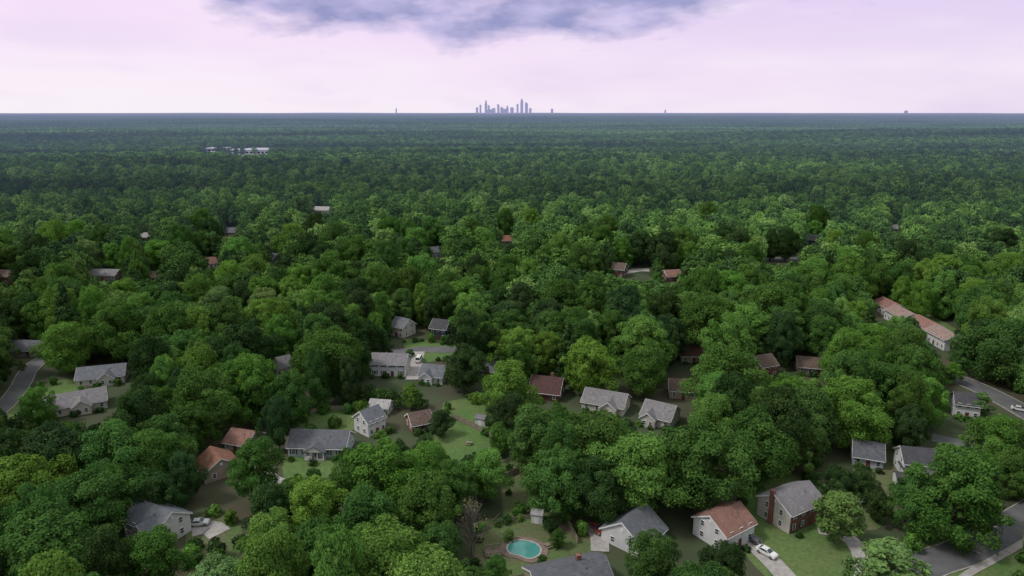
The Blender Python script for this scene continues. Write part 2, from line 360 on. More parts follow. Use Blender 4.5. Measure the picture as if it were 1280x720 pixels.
HS=[
('white house bottom left','white two-storey house with grey gabled roof, beside a parked silver car at bottom left',(162,640,241,686),-28,8.5,4.6,2.6,'slate','white',dict(wings=[(.45,1.6,4.5,4.4,1.9)],chim=None)),
('rust-roofed house','low tan-walled house with rust-orange roof among trees, lower left',(246,558,302,604),-50,9,2.9,2.8,'rust','tan',dict(vis=.95)),
('small clay-roofed house','small clay-roofed house just behind the rust-roofed house',(286,546,329,567),-18,8,2.7,2.2,'clay','tan',dict(vis=.8)),
('white porch house','white single-storey house with grey roof and central columned porch on a lawn',(366,535,441,572),-3,9,3.0,2.9,'grey','blue',dict(porch=True,shutters=True)),
('narrow white house','narrow pale house with grey roof right of the white porch house',(448,514,479,547),48,7,4.6,2.6,'slate','white',dict(vis=.9)),
('small white outbuilding','small outbuilding with pale roof behind the narrow pale house',(463,504,491,519),-10,5,2.5,1.4,'pale','white',dict(vis=.8)),
('low brown-roofed house','low house with brown roof right of the narrow pale house',(508,518,541,542),25,7,2.7,2.3,'brown','brick',dict(vis=.85)),
('pale two-storey house','pale two-storey house with grey roof, left of the white van',(466,443,512,471),-4,8.5,4.8,2.4,'light','white',dict(shutters=True)),
('grey-roofed ranch by van','low white house with grey roof and front gable right of the white van',(525,452,562,481),-14,8,2.9,2.6,'slate','white',dict(wings=[(-.3,1.5,4.5,2.8,1.7)],vis=.9)),
('grey house on rise','grey-white house with steep gable mid photo, left of the navy house',(490,401,518,423),-35,8,4.6,2.8,'slate','cream',dict(vis=.9)),
('navy house','dark navy two-storey house with dark roof mid photo',(540,397,565,426),-18,8,5.0,2.7,'dark','navy',dict(vis=.9)),
('red-brown house','dark red-brown house with broad dark roof in the centre of the trees',(660,463,708,503),-16,10,2.9,3.6,'redbrown','redbrown',dict(vis=.95,chim=('in',.3))),
('light-grey ranch house','light grey roofed house with front gable right of the red-brown house',(725,484,789,521),-24,9,3.0,2.8,'light','cream',dict(wings=[(.35,2,5,2.9,1.9)],vis=.95)),
('grey and beige house','beige house with grey roof, second right of the red-brown house',(798,494,851,538),-32,9,3.2,3.0,'light','cream',dict(wings=[(-.4,1.8,4.6,3.0,1.8)],vis=.95)),
('upper-left ranch house','pale low house with grey gabled roof at left, behind the long left street house',(101,450,162,483),18,9,2.9,2.6,'slate','cream',dict(wings=[(.3,1.8,5,2.8,1.9)])),
('left street house','long grey-roofed pale house beside the left street lawn',(60,482,137,522),30,9,3.0,2.7,'light','cream',dict(wings=[(.2,2,5,2.9,1.9)],garage=True)),
('far-left grey house','grey-roofed house at the upper end of the left street',(18,424,63,446),-4,8,2.9,2.5,'grey','grey',dict(vis=.85)),
('orange-roofed house','house with bright clay-orange roof alone in the forest, right of centre',(827,337,853,352),12,9,2.9,2.6,'clay','brick',dict(vis=.85)),
('red brick townhouse','red brick two-storey house with grey-brown roof, right of centre',(934,446,967,474),22,8,4.8,2.6,'brown','brick',dict(vis=1)),
('brown-roofed hidden house','house with brown roof half hidden by trees right of the red brick townhouse',(992,450,1036,470),-14,8,2.9,2.4,'brown','tan',dict(vis=.8,Lmax=14)),
('brown roof sliver house','house with brown roof mostly hidden by trees behind the beige house',(848,441,882,454),-6,8,2.8,2.3,'redbrown','tan',dict(vis=.9)),
('white house by right street','white two-storey house with dark roof beside the right-hand street',(1186,494,1220,524),-22,7.5,4.6,2.4,'dark','white',dict(vis=1)),
('grey-roofed house in shade','grey-roofed low house between the dark shrubs, left of the dark-roofed white house',(1061,554,1101,586),-22,8,2.9,2.8,'grey','blue',dict(vis=.9)),
('dark-roofed white house','white two-storey house with dark roof and front gable at right',(1119,556,1197,603),-12,8,4.4,2.6,'dark','white',dict(wings=[(-.72,1.6,4,2.8,1.6)],vis=.95)),
('red brick house','two-storey house with red brick front, pale gable end and end chimney, lower right',(944,605,1024,666),30,9,5.0,2.6,'light','cream',dict(chim=('end',-1),shutters=True,veneer=True)),
('clay-roofed white house','white two-storey house with clay-brown roof beside a parked white car',(864,639,939,692),34,9,4.4,2.6,'clay','white',dict()),
('grey-roofed bottom house','white house with broad grey roof, left of the clay-roofed white house',(751,639,829,699),48,10.5,3.0,3.6,'slate','white',dict(wings=[(-.3,2.0,5,2.8,1.9)])),
('house at bottom edge','long grey-brown roofed house cut by the bottom edge, below the pool',(652,704,766,762),18,9,2.9,2.3,'grey','tan',dict(chim=('in',.3))),
('far-left brick house','red brick house cut by the left edge of the photo',(-8,334,23,355),-8,9,4.6,2.4,'brown','brick',dict(vis=.8)),
('brown cottage at left','brown-roofed cottage left of the small pinkish house at left',(179,337,207,353),20,8,2.8,2.4,'brown','tan',dict(vis=.7)),
('tan roof at left','low grey roof showing between trees, left of the brown cottage',(100,340,164,350),-4,9,2.8,2.4,'light','tan',dict(vis=.7,Lmax=18)),
('pinkish house at left','small pale pinkish gable between trees at left',(254,323,273,336),30,8,3.2,2.8,'clay','white',dict(vis=.75)),
('far white house','pale white house in the far forest left of centre',(386,255,417,267),-8,10,3.0,2.6,'pale','white',dict(vis=.75,Lmax=18)),
('slate gable centre','small grey gable peeking from the canopy near centre',(538,311,553,323),24,9,4.0,2.6,'grey','white',dict(vis=.65)),
('brown roof centre','reddish brown roof in the canopy just left of the centre line',(622,294,643,306),-5,9,3.0,2.8,'rust','tan',dict(vis=.7)),
('far brown house','tall brown timber house beside a parking court, right of centre',(764,319,782,348),-25,9,5.0,2.8,'brown','redbrown',dict(vis=.8)),
('far dark house','dark house with white windows in the forest at upper right',(1004,293,1029,308),-15,9,4.6,2.6,'dark','navy',dict(vis=.75)),
('far pale roof right','low pale roof in the far forest at upper right',(1108,283,1131,291),-10,10,3.0,2.4,'pale','cream',dict(vis=.65)),
('grey gable left','grey gable roof between trees left of centre',(334,317,351,331),-30,9,3.6,2.6,'grey','grey',dict(vis=.65)),
('far grey roof left','far grey roof in the upper left canopy',(276,284,301,295),-8,10,3.0,2.6,'grey','tan',dict(vis=.65)),
('far tan roof left','far pale tan roof in the upper left canopy, leftmost of two',(169,293,191,302),8,10,3.0,2.6,'pale','tan',dict(vis=.6)),
('pale gable in trees','pale gable between trees, left of the pale two-storey house',(342,446,363,472),40,7,3.6,2.6,'light','white',dict(vis=.7)),
('grey roof mid photo','small grey roof right of the dark narrow tree mid photo',(602,455,624,474),-20,7,3.0,2.4,'grey','tan',dict(vis=.7)),
('brown roof behind ranch','brown-grey roof between the light grey ranch and the beige house, farther back',(833,483,872,500),-10,8,3.0,2.4,'brown','tan',dict(vis=.6)),
('dark roof by bright tree','dark roof right of the bright tree, behind the light grey ranch',(752,456,780,471),-24,8,3.0,2.4,'brown','tan',dict(vis=.6)),
]
ra,rb=np.array(P(1098,386)),np.array(P(1197,439)); rd=rb-ra; rl=np.linalg.norm(rd); rrot=math.degrees(math.atan2(rd[1],rd[0])); rn=np.array((-rd[1],rd[0]))/rl
for i,(nm,lb,rc) in enumerate((('first townhouse','white townhouse with clay-red roof, farthest unit of the row of four at right','clay'),('second townhouse','white townhouse with pale pinkish roof, second farthest of the row of four','tan'),
    ('third townhouse','white townhouse with clay-red roof, second nearest of the row of four','clay'),('fourth townhouse','white townhouse with pale pinkish roof, nearest unit of the row of four at right','tan'))):
    c=ra+rd*(i+.5)/4+rn*(1.3,-1.2,1.0,-.8)[i]; uu,vv,_=proj(c[0],c[1],5)
    hu=(22,12,14,22)[i]; HS.append((nm,lb,(uu-hu,vv-10,uu+hu,vv+(9,4,5,12)[i]),rrot,9,4.0+(.45 if i%2 else 0),2.1,rc,'white',dict(at=(c[0],c[1],rl/4-.9),vis=.95)))
for (sh,lb,bb,rot,W,hw,rise,rf,wl,kw) in HS: house(sh,lb,bb,rot,W,hw,rise,rf,wl,**kw)
def shed(label,u,v,rot,w,d,h,wall,roof):
    x,y=P(u,v); r=math.radians(rot); root=link('shed',None,None,(x,y,0),r); tag(root,label,'shed')
    MB().extr([(-d/2,0),(d/2,0),(d/2,h),(0,h+d*.3),(-d/2,h)],-w/2,w/2).build('wall',WALL[wall],root)
    MB().extr(chev(d/2,h,h+d*.3,.12,.25),-w/2-.2,w/2+.2).build('roof',ROOF[roof],root)
    MB().box((0,-d/2-.03,.95),(1.2,.08,1.9)).build('door',MT['frame'],root)
    uu,vv,_=proj(x,y,1.5); VIS.append((uu-9,vv-10,uu+9,vv+9,math.hypot(x,y))); FOOT.append((x,y,r,w/2,d/2))
shed('white garden shed behind the swimming pool yard',672,651,-12,2.6,2.4,2.4,'white','pale')
shed('small grey-white shed at the far end of the long back yard',602,530,-20,3.2,2.6,2.3,'white','light')
shed('white shed on the lawn behind the clay-roofed white house',915,611,10,2.6,2.2,2.1,'white','pale')
shed('small white shed left of the dark-roofed white house at right',1126,604,-12,3.2,2.8,2.3,'white','dark')
def fence(label,pts,h,mat,step=2.6):
    pa=[np.array(P(*q)) for q in pts]; root=link('fence',None,None,(*pa[0],0)); tag(root,label,'fence'); o=pa[0]
    for a,b in zip(pa[:-1],pa[1:]):
        L=np.linalg.norm(b-a); n=max(1,int(L/step)); an=math.atan2(*(b-a)[::-1])
        for i in range(n+1):
            p=a+(b-a)*i/n-o; MB().box((0,0,h/2+.08),(.14,.14,h+.16)).build('post',mat,root,(*p,0),an)
            if i<n:
                m=MB(); st=L/n; k=int(st/.3)
                for j in range(k): m.box((.1+(j+.5)*(st-.2)/k,0,h/2+.05),((st-.2)/k-.03,.04,h-.1))
                m.box((st/2,.06,h*.3),(st-.16,.05,.1)); m.box((st/2,.06,h*.8),(st-.16,.05,.1)); m.build('panel',mat,root,(*p,0),an)
fence('weathered wooden fence along the right of the long back yard',[(566,523),(596,537),(622,552)],1.8,MT['wood'])
fence('short wooden fence below the long back yard lawn',[(530,556),(543,568),(556,572)],1.6,MT['wood'])
fence('wooden fence behind the swimming pool yard',[(622,656),(648,650),(668,648)],1.2,MT['wood'])
fence('wooden fence between the pool yard and the grey-roofed bottom house',[(703,646),(714,664),(722,680)],1.8,MT['wood'])
fence('low wooden fence at the back of the brick house lawn',[(925,592),(950,590),(975,594)],1.6,MT['wood'])
fence('wooden fence behind the bare brown yard',[(630,600),(650,590),(664,584)],1.7,MT['wood'])
fence('wooden fence behind the back lawn of the white porch house',[(376,520),(410,513),(450,513)],1.6,MT['wood'])
# pool
ang=np.linspace(0,2*math.pi,40,endpoint=False)
def kid(sc): 
    r=[(1+.16*math.cos(2*a+.5)-.20*math.exp(-((a-4.2)/.55)**2))*sc for a in ang]
    return [P(655+17.5*q*math.cos(a),688-12.5*q*math.sin(a)) for q,a in zip(r,ang)]
pin=kid(1.0); pout=kid(1.13); pp=kid(1.5)
struct(MB().add([(*q,.20) for q in pp],[tuple(range(40))]).build('patio',MT['patio']),'reddish paved patio around the swimming pool','patio')
m=MB(); n=40; m.add([(*q,.34) for q in pin]+[(*q,.34) for q in pout]+[(*q,.15) for q in pout]+[(*q,.15) for q in pin],[(i,(i+1)%n,n+(i+1)%n,n+i) for i in range(n)]+[(n+i,n+(i+1)%n,2*n+(i+1)%n,2*n+i) for i in range(n)]+[(i,(i+1)%n,3*n+(i+1)%n,3*n+i) for i in range(n)])
struct(m.build('pool_coping',MT['concrete']),'pale coping round the turquoise swimming pool','pool edge')
struct(MB().add([(*q,.26) for q in pin],[tuple(range(40))]).build('pool_water',MT['water']),'turquoise water of the kidney-shaped swimming pool','water')
px,py=P(617,692); d=link('deck',None,None,(px,py,0),.2); tag(d,'small raised wooden deck left of the swimming pool','deck')
m=MB()
for i in range(12): m.box((-1.8+i*.31,0,.5),(.28,3.2,.08))
m.build('deck_board',MT['patio'],d)
for sx in(-1,1):
    for sy in(-1,1): MB().box((sx*1.6,sy*1.4,.66),(.14,.14,1.3)).build('post',MT['wood'],d)
for sy in (-1,1): MB().box((0,sy*1.4,1.36),(3.4,.16,.09)).build('rail',MT['wood'],d)
# garden furniture in the yards
def picnic(u,v,rot,label):
    x,y=P(u,v); r=link('picnic_table',None,None,(x,y,.12),math.radians(rot)); tag(r,label,'table')
    m=MB()
    for i in range(4): m.box((0,-.33+i*.22,.75),(1.8,.2,.05))
    m.build('tabletop',MT['wood'],r)
    for sy in(-1,1):
        MB().box((0,sy*.75,.45),(1.8,.28,.05)).build('bench',MT['wood'],r)
        MB().tube([(sy*.7,-.72,0),(sy*.7,0,.72)],[.05,.05],4).build('leg',MT['wood'],r); MB().tube([(sy*.7,.72,0),(sy*.7,0.02,.71)],[.05,.05],4).build('leg',MT['wood'],r)
picnic(686,684,30,'wooden picnic table on the patio right of the swimming pool')
picnic(586,556,-20,'wooden picnic table on the long back yard lawn')
# ------------------------------------------------------------------ cars
def make_car(van=False):
    root=link('car',None)
    if not van: prof=[(-2.25,.35),(-2.3,.62),(-2.2,.92),(-1.2,.98),(.95,.98),(2.05,.86),(2.28,.62),(2.25,.35)]; cab=[(-1.75,.96),(-1.05,1.42),(.25,1.44),(1.1,.96)]
    else: prof=[(-2.7,.4),(-2.75,.8),(-2.7,1.25),(-1.5,1.3),(1.3,1.3),(2.5,1.15),(2.7,.8),(2.65,.4)]; cab=[(-2.68,1.28),(-2.55,2.3),(1.0,2.32),(1.75,1.28)]
    hw=.9 if not van else 1.0
    m=MB(); n=len(prof)
    vs=[]; 
    for y,k in((-hw,.0),(-hw+.08,.06),(hw-.08,.06),(hw,.0)):
        for (x,z) in prof: vs.append((x*(1 if k else .985),y,z+k*.5))
    fs=[tuple(range(n))[::-1],tuple(range(3*n,4*n))]+[(j*n+i,j*n+(i+1)%n,(j+1)*n+(i+1)%n,(j+1)*n+i) for j in range(3) for i in range(n)]
    m.add(vs,fs)
    vs=[(x,(-1 if s<0 else 1)*(hw-.06-(.16 if z>1.2 and i in(1,2) else 0)),z) for s in(-1,1) for i,(x,z) in enumerate(cab)]
    m.add(vs,[(3,2,1,0),(4,5,6,7)]+[(i,(i+1)%4,4+(i+1)%4,4+i) for i in range(4)]); m.build('body',MT['paint'],root)
    def quad(name,ps,off):
        mm=MB().add([tuple(np.array(p)+np.array(off)) for p in ps],[(0,1,2,3)]); mm.build(name,MT['glass'],root)
    a=vs
    def inset(q,t=.12):
        ctr=np.mean(np.array(q),0); return [tuple(np.array(p)*(1-t)+ctr*t) for p in q]
    quad('windscreen',inset([a[3],a[2],a[6],a[7]]),(.015,0,.012)); quad('rear_window',inset([a[0],a[1],a[5],a[4]]),(-.015,0,.012))
    quad('side_window',inset(a[0:4],.15),(0,-.012,.005)); quad('side_window',inset(a[4:8],.15),(0,.012,.005))
    wr=.33 if not van else .38
    for sx in(-1.4,1.4):
        for sy in(-1,1):
            w=MB().tube([(0,-.11,0),(0,.11,0)],[wr,wr],14).build('wheel',MT['tyre'],root,(sx*(1 if not van else 1.2),sy*(hw-.06),wr))
            MB().tube([(0,sy*.10,0),(0,sy*.125,0)],[wr*.6,wr*.55],10).build('rim',MT['rim'],w)
    xf=prof[-2][0]-.02; xr=prof[1][0]+.02
    for sy in(-1,1):
        MB().box((xf-.02,sy*(hw-.25),prof[-2][1]+.02),(.12,.3,.14)).build('headlight',MT['lamp'],root)
        MB().box((xr+.03,sy*(hw-.2),prof[1][1]+.1),(.12,.22,.16)).build('tail_light',MT['red'],root)
    return root
car0=make_car(); van0=make_car(True); used=[0,0]
def put_car(u,v,rot,col,label,cat='car',van=False):
    src=van0 if van else car0; k=1 if van else 0
    o=src if used[k]==0 else copytree(src); used[k]=1
    x,y=P(u,v); o.location=(x,y,.23); o.rotation_euler=(0,0,math.radians(rot)); o.name='van' if van else 'car'
    tag(o,label,cat)
    for ch in o.children:
        if ch.name.startswith('body'): ch.color=(*col,1)
    uu,vv,_=proj(x,y,.7); VIS.append((uu-14,vv-9,uu+14,vv+9,math.hypot(x,y)))
put_car(958,694,-52,(.75,.75,.77),'white car parked on the drive of the clay-roofed white house')
put_car(938,676,-50,(.06,.06,.07),'dark car parked at the right end of the clay-roofed white house')
put_car(249,657,10,(.62,.63,.66),'silver car parked beside the white house at bottom left')
put_car(1274,514,-40,(.72,.72,.74),'white car at the right edge on the upper right street')
put_car(765,658,60,(.04,.04,.05),'black car parked behind the grey-roofed bottom house')
put_car(746,664,-70,(.25,.05,.05),'dark red car on the drive left of the grey-roofed bottom house')
put_car(524,452,85,(.78,.78,.8),'white van parked between the pale two-storey house and the low ranch','van',True)
x,y=P(1246,696); sl=link('street_lamp',None,None,(x,y,0)); tag(sl,'slim grey street lamp on the verge at bottom right','street lamp')
MB().tube([(0,0,0),(0,0,4),(0,0,7)],[.12,.1,.08],8).build('pole',MT['steel'],sl)
MB().tube([(0,0,6.7),(-.5,0,7.15),(-1.2,0,7.3)],[.06,.05,.05],6).build('arm',MT['steel'],sl)
MB().box((-1.5,0,7.28),(.75,.3,.16)).build('lamp_head',MT['lamp'],sl)
VIS.append((1238,655,1250,694,math.hypot(x,y)))
for r in [(362,572,430,596),(378,516,450,534),(556,508,606,560),(632,580,660,640),(622,664,695,704),(700,650,745,680),(930,600,950,640),(945,670,1060,718),(1080,560,1112,630),
          (2,490,30,515),(20,505,60,525),(26,462,40,484),(240,650,268,676),(512,430,560,446),(1190,474,1278,520),(1165,548,1235,566),(1150,690,1300,725),(1215,645,1300,690),(1120,595,1190,606),(578,632,604,685),(955,322,1000,327),(775,335,812,342)]:
    x,y=P((r[0]+r[2])/2,(r[1]+r[3])/2); VIS.append((*r,math.hypot(x,y)))
# ------------------------------------------------------------------ trees
def leafify(name,C,cr,n,ls,seed,fill=None,mats=('leaf',),squash=.85,cull=.72,extra=None):
    rg=np.random.default_rng(seed); C=np.array(C,float); cr=np.array(cr,float)
    cen=C.mean(0); Pp=[];Nn=[];T=[];Sz=[]
    for i in range(len(C)):
        k=int(n*(cr[i]/cr.mean())**2); out=(C[i]-cen)/max(1e-3,np.linalg.norm(C[i]-cen))
        d=rg.normal(size=(k,3))+.5*out+np.array((0,0,.35)); d/=np.linalg.norm(d,axis=1)[:,None]
        e=np.array((rg.uniform(.8,1.25),rg.uniform(.8,1.25),squash*rg.uniform(.75,1.2)))
        p=C[i]+d*cr[i]*(rg.uniform(.6,1.25,(k,1)))*e
        D=np.linalg.norm(p[:,None,:]-C[None],axis=2)/cr[None]; D[:,i]=9
        ok=D.min(1)>cull
        nn=d+.35*out+np.array((0,0,.25))+.6*rg.normal(size=(k,3)); t=np.clip(rg.uniform(.2,.7)+rg.normal(0,.18,k),0,1)
        Pp.append(p[ok]);Nn.append(nn[ok]);T.append(t[ok]);Sz.append(rg.uniform(.6,1.4,ok.sum())*ls)
    if fill:
        k,sz=fill; idx=rg.integers(0,len(C),k); p=cen+(C[idx]-cen)*rg.uniform(.3,.97,(k,1))
        Pp.append(p);Nn.append(rg.normal(size=(k,3))*.8+(C[idx]-cen)/np.linalg.norm(C[idx]-cen,axis=1)[:,None]+np.array((0,0,.5)));T.append(rg.uniform(.2,.5,k));Sz.append(np.full(k,sz))
    p=np.concatenate(Pp);nn=np.concatenate(Nn);t=np.concatenate(T);s=np.concatenate(Sz)[:,None]
    nn/=np.linalg.norm(nn,axis=1)[:,None]; a=np.cross(nn,rg.normal(size=nn.shape)); a/=np.linalg.norm(a,axis=1)[:,None]; b=np.cross(nn,a)
    N=len(p); V=np.empty((N,4,3)); V[:,0]=p+a*s; V[:,1]=p+b*s*.62+nn*s*.12; V[:,2]=p-a*s*.9; V[:,3]=p-b*s*.62+nn*s*.12
    verts=V.reshape(-1,3); nv=len(verts); faces=np.arange(nv).reshape(-1,4); tone=np.repeat(t,4); mi=None
    me=bpy.data.meshes.new(name)
    fl=[tuple(f) for f in faces.tolist()]; vl=verts.tolist()
    if extra:
        o=len(vl); vl+= [list(q) for q in extra.v]; fl+=[tuple(i+o for i in f) for f in extra.f]; tone=np.concatenate([tone,np.zeros(len(extra.v))]); mi=[0]*N+[1]*len(extra.f)
    me.from_pydata(vl,[],fl)
    for q in mats: me.materials.append(MT[q])
    at=me.attributes.new('tone','FLOAT','POINT'); at.data.foreach_set('value',tone.astype(np.float32))
    if mi: me.polygons.foreach_set('material_index',mi)
    me.update(); return me
def clumps(R,zb,zt,K,seed,cmin=.17,cmax=.36,lop=.12,peak=.42):
    # irregular egg-shaped crown between heights zb and zt: lobes stick out at uneven reach
    rg=np.random.default_rng(seed); C=[];cr=[]; ga=math.pi*(3-5**.5); sk=rg.normal(0,lop,2)*R
    lob=[(rg.uniform(0,6.28),rg.uniform(.12,.36)) for _ in range(3)]
    for i in range(K):
        t=((i+.5)/K)**.85; z=zb+(zt-zb)*t*.96
        prof=math.sin(math.pi*min(1,(t/peak*.5 if t<peak else .5+.5*(t-peak)/(1.06-peak))))**.62
        a=ga*i+rg.normal(0,.35); l=1+sum(w*math.cos((j+1)*(a-p)+2.5*t) for j,(p,w) in enumerate(lob))*.8
        q=prof*R*rg.uniform(.45,.95)*l; c=rg.uniform(cmin,cmax)*R*(.75+.35*prof)
        C.append((q*math.cos(a)+sk[0]*(t-.3),q*math.sin(a)+sk[1]*(t-.3),z-c*.5)); cr.append(c)
    for i in range(5):
        a=rg.uniform(0,6.28); C.append((.28*R*math.cos(a)+sk[0]*.6,.28*R*math.sin(a)+sk[1]*.6,zt-R*rg.uniform(.15,.62))); cr.append(R*rg.uniform(.17,.28))
    return C,cr
def trunk_mb(C,ztop,seed,r0=.42,limbs=6):
    rg=np.random.default_rng(seed); m=MB(); x,y=rg.normal(0,.25,2)
    m.tube([(0,0,-.4),(0,0,.5),(x*.4,y*.4,ztop*.35),(x,y,ztop*.7),(x*1.2,y*1.2,ztop)],[r0*1.5,r0,r0*.8,r0*.55,r0*.2],8)
    for i in rg.choice(len(C),limbs,replace=False):
        c=np.array(C[i]); z0=ztop*rg.uniform(.3,.6); b=np.array((x*.6,y*.6,z0)); mid=b*.45+c*.55+np.array((0,0,-.6))
        m.tube([b,mid,c],[r0*.42,r0*.26,r0*.08],5)
    return m
# reference size for broad trees: R=8, height 20
HI=[]; MIDI=[]; HIF=[]
for k in range(11):
    C,cr=clumps(8,[2.6,3.2,2.2,3.6,2.4,3,2,3.4,2.8,2.5,3.1][k],20,[78,86,70,94,80,92,68,84,74,100,66][k],100+k,lop=[.1,.18,.06,.16,.22,.08,.2,.12,.15,.1,.2][k],peak=[.4,.48,.36,.55,.42,.5,.33,.6,.45,.38,.52][k],cmin=.10 if k in(3,9) else .11,cmax=.25 if k in (3,9) else .29)
    tb=trunk_mb(C,14,200+k)
    cm=leafify('crown',C,cr,[270,260,270,240,270,250,290,270,270,220,290][k],.26,300+k,(420,.8))
    HI.append((tb.mesh('trunk',MT['bark']),cm))
    if k<5:
        c2=cm.copy(); c2.materials[0]=MT['leaf_far']; HIF.append(c2)
    if k<8: MIDI.append(leafify('midtree',C,cr,62,.53,400+k,(90,1.5),('leaf_far','bark'),extra=MB().tube([(0,0,-1),(0,0,10)],[.5,.3],5)))
CON=[]
for k in range(3):
    rg=np.random.default_rng(500+k); C=[];cr=[]
    for i in range(56):
        t=(i+.5)/56; r=4.6*(1-t)**.75*rg.uniform(.6,1.05); a=i*2.4+rg.normal(0,.3); C.append((r*math.cos(a),r*math.sin(a),3+18.4*t)); cr.append(.7+1.3*(1-t)*rg.uniform(.7,1.2))
    CON.append((MB().tube([(0,0,-.4),(0,0,8),(0,0,21)],[.45,.3,.06],8).mesh('trunk',MT['bark']),leafify('crown',C,cr,150,.38,510+k,(80,.8),squash=.6)))
SPR=[]
for k in range(2):
    C,cr=clumps(5,3.2,16,30,600+k,cmin=.16,cmax=.3); m=MB(); rg=np.random.default_rng(620+k)
    m.tube([(0,0,-.4),(0,0,3),(.2,.1,9),(.2,.2,14)],[.34,.26,.16,.04],8)
    for c in C:
        z0=min(rg.uniform(2.5,9),c[2]-.5); mid=np.array((c[0]*.5,c[1]*.5,z0*.4+c[2]*.6)); m.tube([(0.05,0,z0),mid,c],[.12,.08,.03],5)
        for q in range(4): e=np.array(c)+rg.normal(0,1.0,3)+np.array((0,0,.8)); m.tube([mid,e],[.05,.02],4)
    SPR.append((m.mesh('trunk',MT['bark_pale']),leafify('crown',C,cr,10 if k==0 else 170,.24 if k==0 else .32,640+k,squash=.9,cull=.3)))
SHR=[]
for k in range(3):
    C,cr=clumps(1.3,.2,2.0,10,700+k,cmin=.3,cmax=.5); SHR.append(leafify('shrub',C,cr,60,.2,710+k,(30,.4)))
FARM=[]
for k in range(6):
    C,cr=clumps(8,4,20,20,800+k,cmin=.27,cmax=.41); FARM.append(leafify('fartree',C,cr,26,1.15,810+k,(18,2.5),('leaf_far',)))
def patch(seed,size=120,step=11.5):
    rg=np.random.default_rng(seed); V=[];Fc=[];T=[]
    g=int(size/step)
    for i in range(g):
        for j in range(g):
            x=(i+.5)*size/g-size/2+rg.normal(0,3.0); y=(j+.5)*size/g-size/2+rg.normal(0,3.0); R=rg.uniform(6,9.5); h=rg.uniform(15,22.5); t=rg.uniform(0,1)
            rings=[(1.0,.5),(.9,.70),(.62,.89),(.3,.97)]; n=6; o=len(V)
            for (q,z) in rings:
                for a in range(n):
                    aa=2*math.pi*(a+rg.uniform(-.3,.3))/n; w=rg.uniform(.8,1.15); V.append((x+R*q*w*math.cos(aa),y+R*q*w*math.sin(aa),h*z*rg.uniform(.94,1.04))); T.append(t)
            V.append((x,y,h)); T.append(t)
            for r in range(3):
                for a in range(n): Fc.append((o+r*n+a,o+r*n+(a+1)%n,o+(r+1)*n+(a+1)%n,o+(r+1)*n+a))
            for a in range(n): Fc.append((o+3*n+a,o+3*n+(a+1)%n,o+4*n))
    me=bpy.data.meshes.new('patch'); me.from_pydata(V,[],Fc); me.materials.append(MT['leaf_patch'])
    at=me.attributes.new('tone','FLOAT','POINT'); at.data.foreach_set('value',np.array(T,np.float32)); me.update(); return me
PATCH=[patch(900+k) for k in range(4)]
def inpoly(x,y,pl):
    c=False; j=len(pl)-1
    for i in range(len(pl)):
        xi,yi=pl[i]; xj,yj=pl[j]
        if (yi>y)!=(yj>y) and x<(xj-xi)*(y-yi)/(yj-yi)+xi: c=not c
        j=i
    return c
VA=np.array(VIS)
def blocks(x,y,R,h,sh=.92):
    d0=math.hypot(x,y); u,v,d=proj(x,y,h*.56+terr(x,y)); hu=R*F/d*sh; vt=v-h*.44*F/d; vb=v+h*.44*F/d*.94
    m=(VA[:,4]>d0-1)&(VA[:,0]<u+hu)&(VA[:,2]>u-hu)&(VA[:,1]<vb)&(VA[:,3]>vt)
    if not m.any(): return False
    vc=(vt+vb)/2; hv=(vb-vt)/2
    for r in VA[m]:
        cx=min(max(u,r[0]),r[2]); cy=min(max(vc,r[1]),r[3])
        if ((cx-u)/hu)**2+((cy-vc)/hv)**2<1: return True
    return False
def hitsfoot(x,y,R):
    for fx,fy,r,a,b in FOOT:
        dx,dy=x-fx,y-fy
        if abs(dx)+abs(dy)>60+a: continue
        lx=dx*math.cos(r)+dy*math.sin(r); ly=-dx*math.sin(r)+dy*math.cos(r)
        if max(abs(lx)-a,0)**2+max(abs(ly)-b,0)**2<(R*.66+.5)**2: return True
    return False
RP=np.array([(*q,w) for pa,w in roadpaths for q in pa])
def onroad(x,y,R): return bool((np.hypot(RP[:,0]-x,RP[:,1]-y)<RP[:,2]/2+R*.4).any())
trees=[]; grid={}
def addtree(x,y,R,h,kind,tone):
    trees.append(dict(x=x,y=y,R=R,h=h,kind=kind,tone=tone,rot=random.uniform(0,6.28),var=random.randrange(11))); grid.setdefault((int(x//12),int(y//12)),[]).append((x,y,R))
def close(x,y,R,k=.67):
    gx,gy=int(x//12),int(y//12)
    for i in range(-2,3):
        for j in range(-2,3):
            for (a,b,r) in grid.get((gx+i,gy+j),()):
                if (a-x)**2+(b-y)**2<((r+R)*k)**2: return True
    return False
TONE={'dark':(.042,.088,.033),'mid':(.074,.163,.040),'bright':(.130,.262,.053),'pale':(.155,.255,.085),'tan':(.15,.15,.10)}
